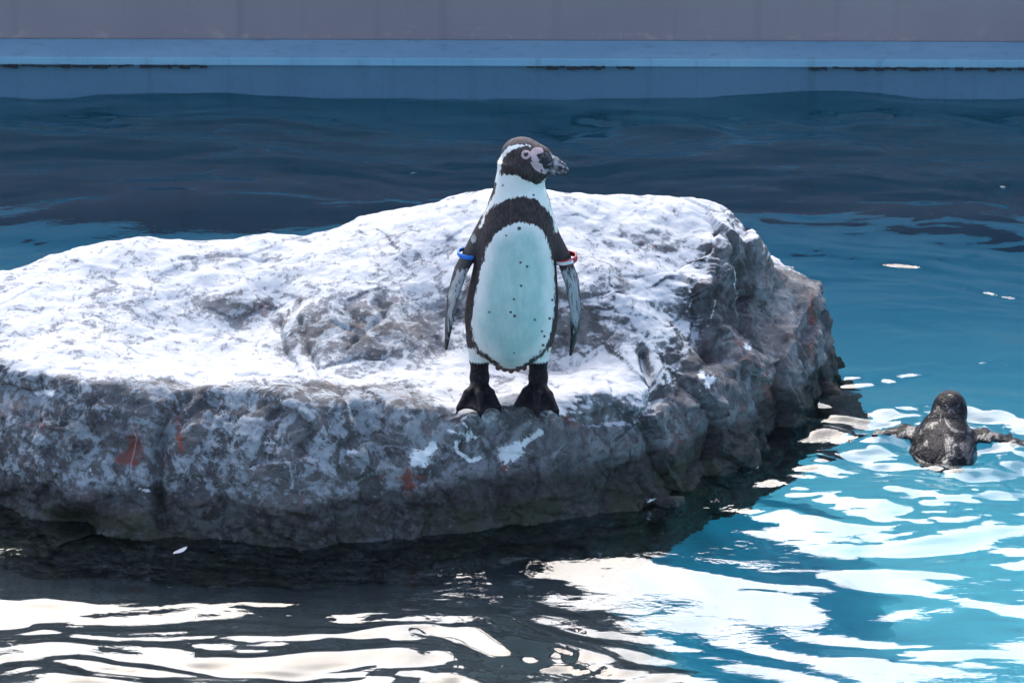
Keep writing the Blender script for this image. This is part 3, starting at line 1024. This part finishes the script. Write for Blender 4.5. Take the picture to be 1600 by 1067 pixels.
beakpart([(.050, .010, .0185), (.074, .004, .0150), (.092, -.0035, .0118), (.1005, -.011, .0088), (.1015, -.018, .0055)], 1.35, 0.005)
beakpart([(.044, -.014, .0125), (.070, -.0165, .0085), (.090, -.019, .0055)], 1.45, 0.003)
# flippers
fd.blade(FL_L, [.012, .023, .030, .034, .031, .022, .007], [.007, .0110, .0125, .0115, .0095, .0072, .0032], (.30, -.95, 0), 0.010)
fd.blade(FL_R, [.012, .023, .031, .034, .031, .022, .008], [.007, .0110, .0130, .0125, .0100, .0076, .0034], (-.32, -.95, 0), 0.010)
# thighs, legs, tail
for lx, toes, hx in ((-.072, FOOT_L, -.077), (.060, FOOT_R, .062)):
    fd.cone((lx, -.005, .150), (hx, -.008, .110), .036, .0255, 0.010)
    fd.cone((hx, -.008, .112), (hx, -.014, .062), .0220, .0215, 0.003)
    fd.cone((hx, -.014, .062), (hx, -.030, .040), .0225, .0190, 0.008)
    heel = np.array((hx, -.020, .046))
    for i, t in enumerate(toes):
        t = np.array(t)
        mid = heel * 0.45 + t * 0.55 + np.array((0, 0, .010))
        fd.cone(heel, mid, .0165, .0118, 0.007)
        fd.cone(mid, t, .0118, .0074, 0.004)
        tip = t + (t - heel) / np.linalg.norm(t - heel) * .015 + np.array((0, 0, -.006))
        fd.cone(t, tip, .0050, .0014, 0.002)
    for i in range(2):
        a, b = np.array(toes[i]), np.array(toes[i + 1])
        mid = (a + b) / 2 * 0.90 + heel * 0.10
        fd.tri(heel + (0, 0, .004), a, mid, .0034, 0.006)
        fd.tri(heel + (0, 0, .004), mid, b, .0034, 0.006)
    inner = 1 if hx < 0 else -1
    fd.cone((hx + inner * .014, -.004, .030), (hx + inner * .030, -.012, .022), .007, .003, 0.004)          # hind toe
for q in (-.026, -.013, 0, .013, .026):
    fd.cone((-.002 + q * .6, .055, .115), (-.002 + q * 1.2, .080, .048 + abs(q) * .3), .020, .007, 0.006)

# leave a neat mouth line
for s in (-1, 1):
    fd.cone(hp(.034, s * .033, -.002), hp(.070, s * .0155, -.008), .0018, .0018, 0.002, sub=True)
    fd.cone(hp(.070, s * .0155, -.008), hp(.092, s * .0085, -.0155), .0016, .0016, 0.002, sub=True)

pen_me = fd.mesh("penguin_body")
del fd.F


def head_px(q):
    """Side-on picture of the head (both sides alike), in the 9.7x enlargement used for measuring."""
    r = q - HC
    u, vv, w = r @ HB[0], np.abs(r @ HB[1]), r @ HB[2]
    X = u * HB[0][0] + vv * HB[1][0] + HC[0]
    Y = u * HB[0][1] + vv * HB[1][1] + HC[1]
    ppx, ppy = 800 + SX * X, 625 - SZ * (w + HC[2] + AP * Y)
    return (ppx - 760) * 9.7, (ppy - 200) * 9.7, u, vv, w


def paint_penguin(me):
    P = coords(me).astype(float)
    Nn = normals(me)
    x, y, z = P.T
    ax, ay = 800 + SX * x, 625 - SZ * (z + AP * y)
    W1 = [(779, 262), (775, 285), (772, 304), (762, 320), (754, 340), (750, 353), (755, 352), (758, 334), (772, 320), (784, 312), (797, 308), (815, 306), (832, 307), (846, 317), (858, 330),
          (864, 343), (867, 361), (872, 360), (867, 341), (861, 323), (853, 300), (850, 262)]
    W2 = [(809, 346), (795, 349), (776, 362), (768, 372), (758, 398), (750, 428), (746, 450), (740, 480), (737, 508), (741, 530), (750, 545), (758, 550), (775, 562), (800, 585), (825, 562), (838, 552),
          (850, 542), (858, 525), (862, 505), (865, 470), (866, 440), (862, 405), (856, 380), (848, 360), (835, 350), (822, 346)]
    front = sstep(.035, .01, y)
    w = np.maximum(poly_sd(ax, ay, W1), poly_sd(ax, ay, W2))
    w = np.where(front > 0.5, w, np.minimum(w, -8))
    # white thighs above the black legs
    th = np.minimum(np.minimum((z - .102) * 600, np.minimum(ay - 542, -poly_sd(ax, ay, W2) - 7)), (np.abs(x + .006) - .040) * 600)
    flip = np.zeros(len(P))
    for pts in (FL_L, FL_R):
        pts = np.array(pts)
        d = np.full(len(P), 9.0)
        for a, b in zip(pts[:-1], pts[1:]):
            ab = b - a
            t = np.clip((P - a) @ ab / (ab @ ab), 0, 1)
            d = np.minimum(d, np.linalg.norm(P - a - t[:, None] * ab, axis=1))
        aa = np.interp(z, prof[:, 0], prof[:, 2])
        cx = np.interp(z, prof[:, 0], prof[:, 1])
        flip = np.maximum(flip, np.where((d < .036) & (z > .10), sstep(-.002, .006, np.abs(x - cx) - aa), 0.0) * sstep(.445, .40, z))
    tail = (y > .045) & (z < .10)
    w = np.where((flip < 0.5) & ~tail, np.maximum(w, th), w)
    w = np.where(tail, -9, w)
    # head
    hx, hy, u, vv, hw = head_px(P)
    nhead = z > .535
    chin = np.interp(hx, [100, 190, 440, 600, 770, 860, 920], [690, 695, 705, 790, 850, 790, 700])
    dark_head = (chin - hy) / 9.7
    w = np.where(nhead, np.minimum(w, -dark_head), w)
    stripe_pts = [(140, 780), (165, 650), (200, 540), (240, 440), (300, 352), (380, 292), (470, 264), (580, 256), (650, 266)]
    sd = seg_dist(hx, hy, stripe_pts)
    swid = np.interp(hx, [140, 250, 420, 560, 650], [36, 32, 27, 20, 8])
    w = np.where(nhead, np.maximum(w, (swid - sd) / 7.0), w)
    # nape and back stay dark
    nape = (z > .47) & (y > .030) & ~(nhead & (sd < 60))
    w = np.where(nape, np.minimum(w, -6), w)
    pk = np.full(len(P), -9.0)
    for poly in ([(700, 300), (740, 285), (800, 285), (845, 310), (850, 355), (820, 380), (770, 385), (745, 410), (775, 450), (795, 490), (780, 510), (700, 510), (670, 480), (680, 440), (650, 420),
                  (640, 380), (665, 350)],
                 [(655, 505), (700, 515), (780, 515), (830, 540), (850, 590), (880, 630), (950, 650), (940, 670), (880, 695), (830, 675), (780, 655), (720, 620), (680, 570)],
                 [(940, 290), (965, 300), (975, 370), (955, 375), (945, 330)]):
        pk = np.maximum(pk, poly_sd(hx, hy, poly) / 9.7)
    er = np.hypot((hx - 592), (hy - 398))
    pk = np.maximum(pk, (70 - er) / 9.7)
    pk = np.where(np.hypot(hx - 822, hy - 637) < 18, -3, pk)
    headside = nhead & (vv > .007) & (u > -.01)
    pk = np.where(headside, pk, -9)
    bkx = np.interp(hy, [250, 330, 400, 480, 560, 620, 690], [985, 860, 835, 800, 850, 880, 960])
    beak = np.where(nhead & (u > .034) & (hw < .030), sstep(-14, 14, hx - bkx), 0)
    beak = np.where((hy > 700) | ((hy < 350) & (hx < 960)), 0, beak)
    bp = np.exp(-((hx - 1035) / 32) ** 2 - ((hy - 520) / 62) ** 2) + 0.8 * np.exp(-((hx - 1000) / 40) ** 2 - ((hy - 640) / 30) ** 2) + 0.7 * np.exp(-((hx - 900) / 50) ** 2 - ((hy - 630) / 18) ** 2) \
        + 0.5 * np.exp(-((hx - 1130) / 40) ** 2 - ((hy - 650) / 12) ** 2)
    beak = beak * (1 - sstep(-.3, .3, pk))
    spot = np.zeros(len(P))
    for sx, sy, r in ((813, 408, 2.2), (823, 414, 2.4), (814, 444, 2.2), (803, 465, 2.0), (798, 485, 2.2), (804, 491, 2.6), (765, 485, 1.8), (835, 497, 2.0), (846, 515, 2.0), (850, 523, 2.2),
                      (848, 537, 2.4), (858, 495, 2.4), (862, 466, 2.2), (803, 549, 1.6), (791, 366, 1.8), (811, 355, 3.2), (797, 349, 2.0), (786, 288, 1.6), (833, 303, 2.0)):
        spot = np.maximum(spot, np.exp(-(((ax - sx) / r) ** 2 + ((ay - sy) / r) ** 2) * 0.7))
    spot = np.where(y < 0, spot, 0)
    foot = np.where((np.abs(x + .006) > .015) & ~tail, sstep(.108, .104, z + .002 * np.sin(x * 900)), 0)
    pale = 0.10 + 0.62 * np.exp(-((ax - 740) / 6) ** 2 - ((ay - 369) / 9) ** 2) + 0.20 * sstep(.0, .5, -Nn[:, 1]) + 0.14 * sstep(.17, .23, z) - 0.38 * sstep(.325, .37, z)
    pale = np.where(z < .16, pale - .25, pale)
    crown = sstep(-4, 4, (300 - hy) / 9.7 + 1.5 * np.sin(hx / 40)) * nhead
    attr(me, "white", w)
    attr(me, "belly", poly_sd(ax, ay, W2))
    attr(me, "pink", pk)
    attr(me, "beak", beak)
    attr(me, "beakpale", np.clip(bp, 0, 1))
    attr(me, "foot", foot)
    attr(me, "flipper", flip)
    attr(me, "pale", pale)
    attr(me, "spot", spot)
    attr(me, "crown", 0.75 * crown)


paint_penguin(pen_me)
pen = bpy.data.objects.new("penguin", None)
pen.location = PEN
pen.scale = (1, 1, 0.972)
COL.objects.link(pen)
pen["label"] = "penguin standing upright on the rock with a band on each flipper"
pen["category"] = "penguin"
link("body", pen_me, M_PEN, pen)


def sphere(r, seg=20, ring=12):
    v = [(0, 0, r)]
    for i in range(1, ring):
        a = math.pi * i / ring
        v += [(r * math.sin(a) * math.cos(2 * math.pi * j / seg), r * math.sin(a) * math.sin(2 * math.pi * j / seg), r * math.cos(a)) for j in range(seg)]
    v.append((0, 0, -r))
    bm_f = []
    for j in range(seg):
        bm_f.append((0, 1 + j, 1 + (j + 1) % seg))
        q = 1 + (ring - 2) * seg
        bm_f.append((len(v) - 1, q + (j + 1) % seg, q + j))
    for i in range(ring - 2):
        for j in range(seg):
            a, b = 1 + i * seg + j, 1 + i * seg + (j + 1) % seg
            bm_f.append((a, a + seg, b + seg))
            bm_f.append((a, b + seg, b))
    return v, bm_f


# eyes, set into the side of the head
PV = coords(pen_me)
hxs, hys, us, vs_, ws = head_px(PV.astype(float))
near = (np.hypot(hxs - 592, hys - 398) < 25) & (PV[:, 2] > .56)
eye_u, eye_v, eye_w = us[near].mean(), vs_[near].mean(), ws[near].mean()
sv, sf = sphere(.0060)
eye_me = mesh_from("eye", sv, sf)
for s in (1, -1):
    e = link("eye", eye_me if s == 1 else eye_me.copy(), M_EYE if s == 1 else None, pen)
    e.location = hp(eye_u, s * (eye_v - .0020), eye_w)


def ring_mesh(name, a, b, r, h):
    """Soft flat band: an ellipse ring with a rounded section."""
    n, k = 40, 10
    v, f = [], []
    for i in range(n):
        t = 2 * math.pi * i / n
        for j in range(k):
            q = 2 * math.pi * j / k
            rr_ = r * math.cos(q)
            v.append(((a + rr_) * math.cos(t), (b + rr_) * math.sin(t), h * math.sin(q)))
    for i in range(n):
        for j in range(k):
            f.append((i * k + j, ((i + 1) % n) * k + j, ((i + 1) % n) * k + (j + 1) % k, i * k + (j + 1) % k))
    return mesh_from(name, v, f)


b1 = link("flipper_band", ring_mesh("flipper_band", .0235, .041, .0022, .0056), M_BLUE, pen, label="blue rubber flipper band")
b1.location = (-.1005, .000, .374)
b1.rotation_euler = (R(-6), R(14), R(-24))
b2 = link("flipper_band", ring_mesh("flipper_band", .0260, .041, .0024, .0074), M_RED, pen, label="dark red rubber flipper band with a white inset")
b2.location = (.1235, .000, .362)
b2.rotation_euler = (R(-4), R(-14), R(22))
# white inset on the front of the red band
n, v, f = 14, [], []
for i in range(n + 1):
    t = R(200 + 80 * i / n)
    for (dr, dz) in ((.0030, -.0042), (.0030, .0042)):
        v.append(((.0260 + dr) * math.cos(t), (.041 + dr) * math.sin(t), dz))
for i in range(n):
    f.append((2 * i, 2 * i + 2, 2 * i + 3, 2 * i + 1))
link("band_inset", mesh_from("band_inset", v, f), M_WHITE, b2)

# ------------------------------------------------------------------ swimming penguin, seen from behind
fs = Field((-.36, -.24, -.10), (.36, .26, .15), 0.0032)
fs.ell((0, -.03, -.022), (.086, .135, .064), k=0.01)                 # floating body
fs.ell((0, .02, .004), (.074, .085, .050), k=0.02)                   # shoulders
fs.cone((.004, .065, .018), (.012, .090, .032), .052, .045, 0.02)    # neck
fs.ell((.014, .108, .050), (.043, .056, .042), k=0.015)             # head
fs.cone((.018, .15, .046), (.026, .205, .036), .018, .007, 0.008)   # bill
fs.cone((0, -.12, -.012), (0, -.165, .002), .036, .010, 0.012)     # tail
for q in (-.024, -.012, 0, .012, .024):
    fs.cone((q * .6, -.13, -.008), (q * 1.1, -.180 + abs(q) * .5, -.004), .014, .005, 0.008)
fs.blade([(-.06, .040, .006), (-.11, .045, .008), (-.17, .034, -.004), (-.23, .010, -.012), (-.29, -.03, -.022)], [.030, .040, .040, .032, .011], [.010, .009, .008, .006, .003], (0.15, 1, 0.1), 0.010)
fs.blade([(.06, .040, .004), (.11, .042, .006), (.17, .030, -.002), (.23, .008, -.008), (.29, -.025, -.016)], [.030, .040, .040, .032, .011], [.010, .009, .008, .006, .003], (-0.15, 1, 0.1), 0.010)
sw_me = fs.mesh("swimming_penguin")
Ps = coords(sw_me).astype(float)
x, y, z = Ps.T
ns = len(Ps)
bump_ = 0.0030 * fbm(x * 14, y * 14, z * 14, 3, 0.5) * sstep(.07, .0, y) * sstep(.12, .08, np.abs(x))
Ps = Ps + normals(sw_me) * bump_[:, None]
sw_me.vertices.foreach_set("co", Ps.astype(np.float32).ravel())
sw_me.update()
for nm in ("white", "pink", "belly"):
    attr(sw_me, nm, np.full(ns, -9.0))
for nm in ("beak", "beakpale", "foot", "spot", "pale"):
    attr(sw_me, nm, np.zeros(ns))
attr(sw_me, "flipper", sstep(.085, .10, np.abs(x)))
attr(sw_me, "crown", 0.35 * sstep(.09, .12, y))
sw = link("penguin", sw_me, M_PENW, None, label="wet dark penguin swimming away with flippers spread on the turquoise water", category="penguin")
sw.location = (SWIM[0], SWIM[1] + 0.05, -0.004)
sw.rotation_euler = (R(5), 0, R(-6))

# ------------------------------------------------------------------ small things
q = rock_at(42, 580)
n_ = 70
sv, sf = sphere(1.0, 14, 9)
sv = np.array(sv)
sv = np.sign(sv) * np.abs(sv) ** 0.7
sv *= (1 + 0.22 * pnoise(sv[:, 0] * 1.6, sv[:, 1] * 1.6, sv[:, 2] * 1.6 + 5))[:, None]
m = NT("pebble_stone")
pp = m.pos()
nrm = m.n("ShaderNodeNewGeometry")
sp = m.n("ShaderNodeSeparateXYZ")
m.t.links.new(nrm.outputs['Normal'], sp.inputs[0])
top = m.step(m.math('ADD', sp.outputs[2], m.math('MULTIPLY', m.math('SUBTRACT', m.noise(pp, 60, 4), 0.5), 0.8)), 0.1, 0.5)
pm = m.bsdf(m.mix(top, (0.06, 0.055, 0.055), (0.62, 0.62, 0.62)), 0.85, m.bump(m.noise(pp, 200, 4), 0.5, 0.003))
pb = link("pebble", mesh_from("pebble", sv * (0.023, 0.017, 0.011), sf), pm, None,
          label="small loose stone with a pale top lying on the rock edge", category="stone")
pb.location = (q[0], q[1], q[2] + 0.007)

# a small moulted feather floating by the foot of the rock
fq = ground(281, 864)
v, f = [], []
nseg = 9
for i in range(nseg + 1):
    t = i / nseg
    wd = 0.0075 * math.sin(math.pi * min(1, 0.12 + 0.88 * t)) ** 0.7 + 0.0006
    cx_, cz_ = 0.040 * (t - 0.5), 0.010 * (t - 0.5) ** 2
    for sd_, zz_ in ((-1, 0.0015), (0, 0.0), (1, 0.0015)):
        v.append((cx_ + abs(sd_) * 0.004, sd_ * wd, cz_ + zz_))
for i in range(nseg):
    for j in range(2):
        f.append((3 * i + j, 3 * i + j + 1, 3 * i + j + 4, 3 * i + j + 3))
m = NT("feather_white")
fm = m.bsdf(m.mix(m.noise(m.pos((1, 8, 1)), 200, 3), (0.75, 0.76, 0.78), (0.5, 0.5, 0.52)), 0.7)
fo = link("feather", mesh_from("feather", v, f), fm, None, label="small white feather floating on dark water below the rock", category="feather")
so = fo.modifiers.new("thickness", 'SOLIDIFY')
so.thickness = 0.0006
fo.location = (fq[0], fq[1], float(water_height(np.array([fq[0]]), np.array([fq[1]]))[0]) + 0.003)
fo.rotation_euler = (0, R(-6), R(48))
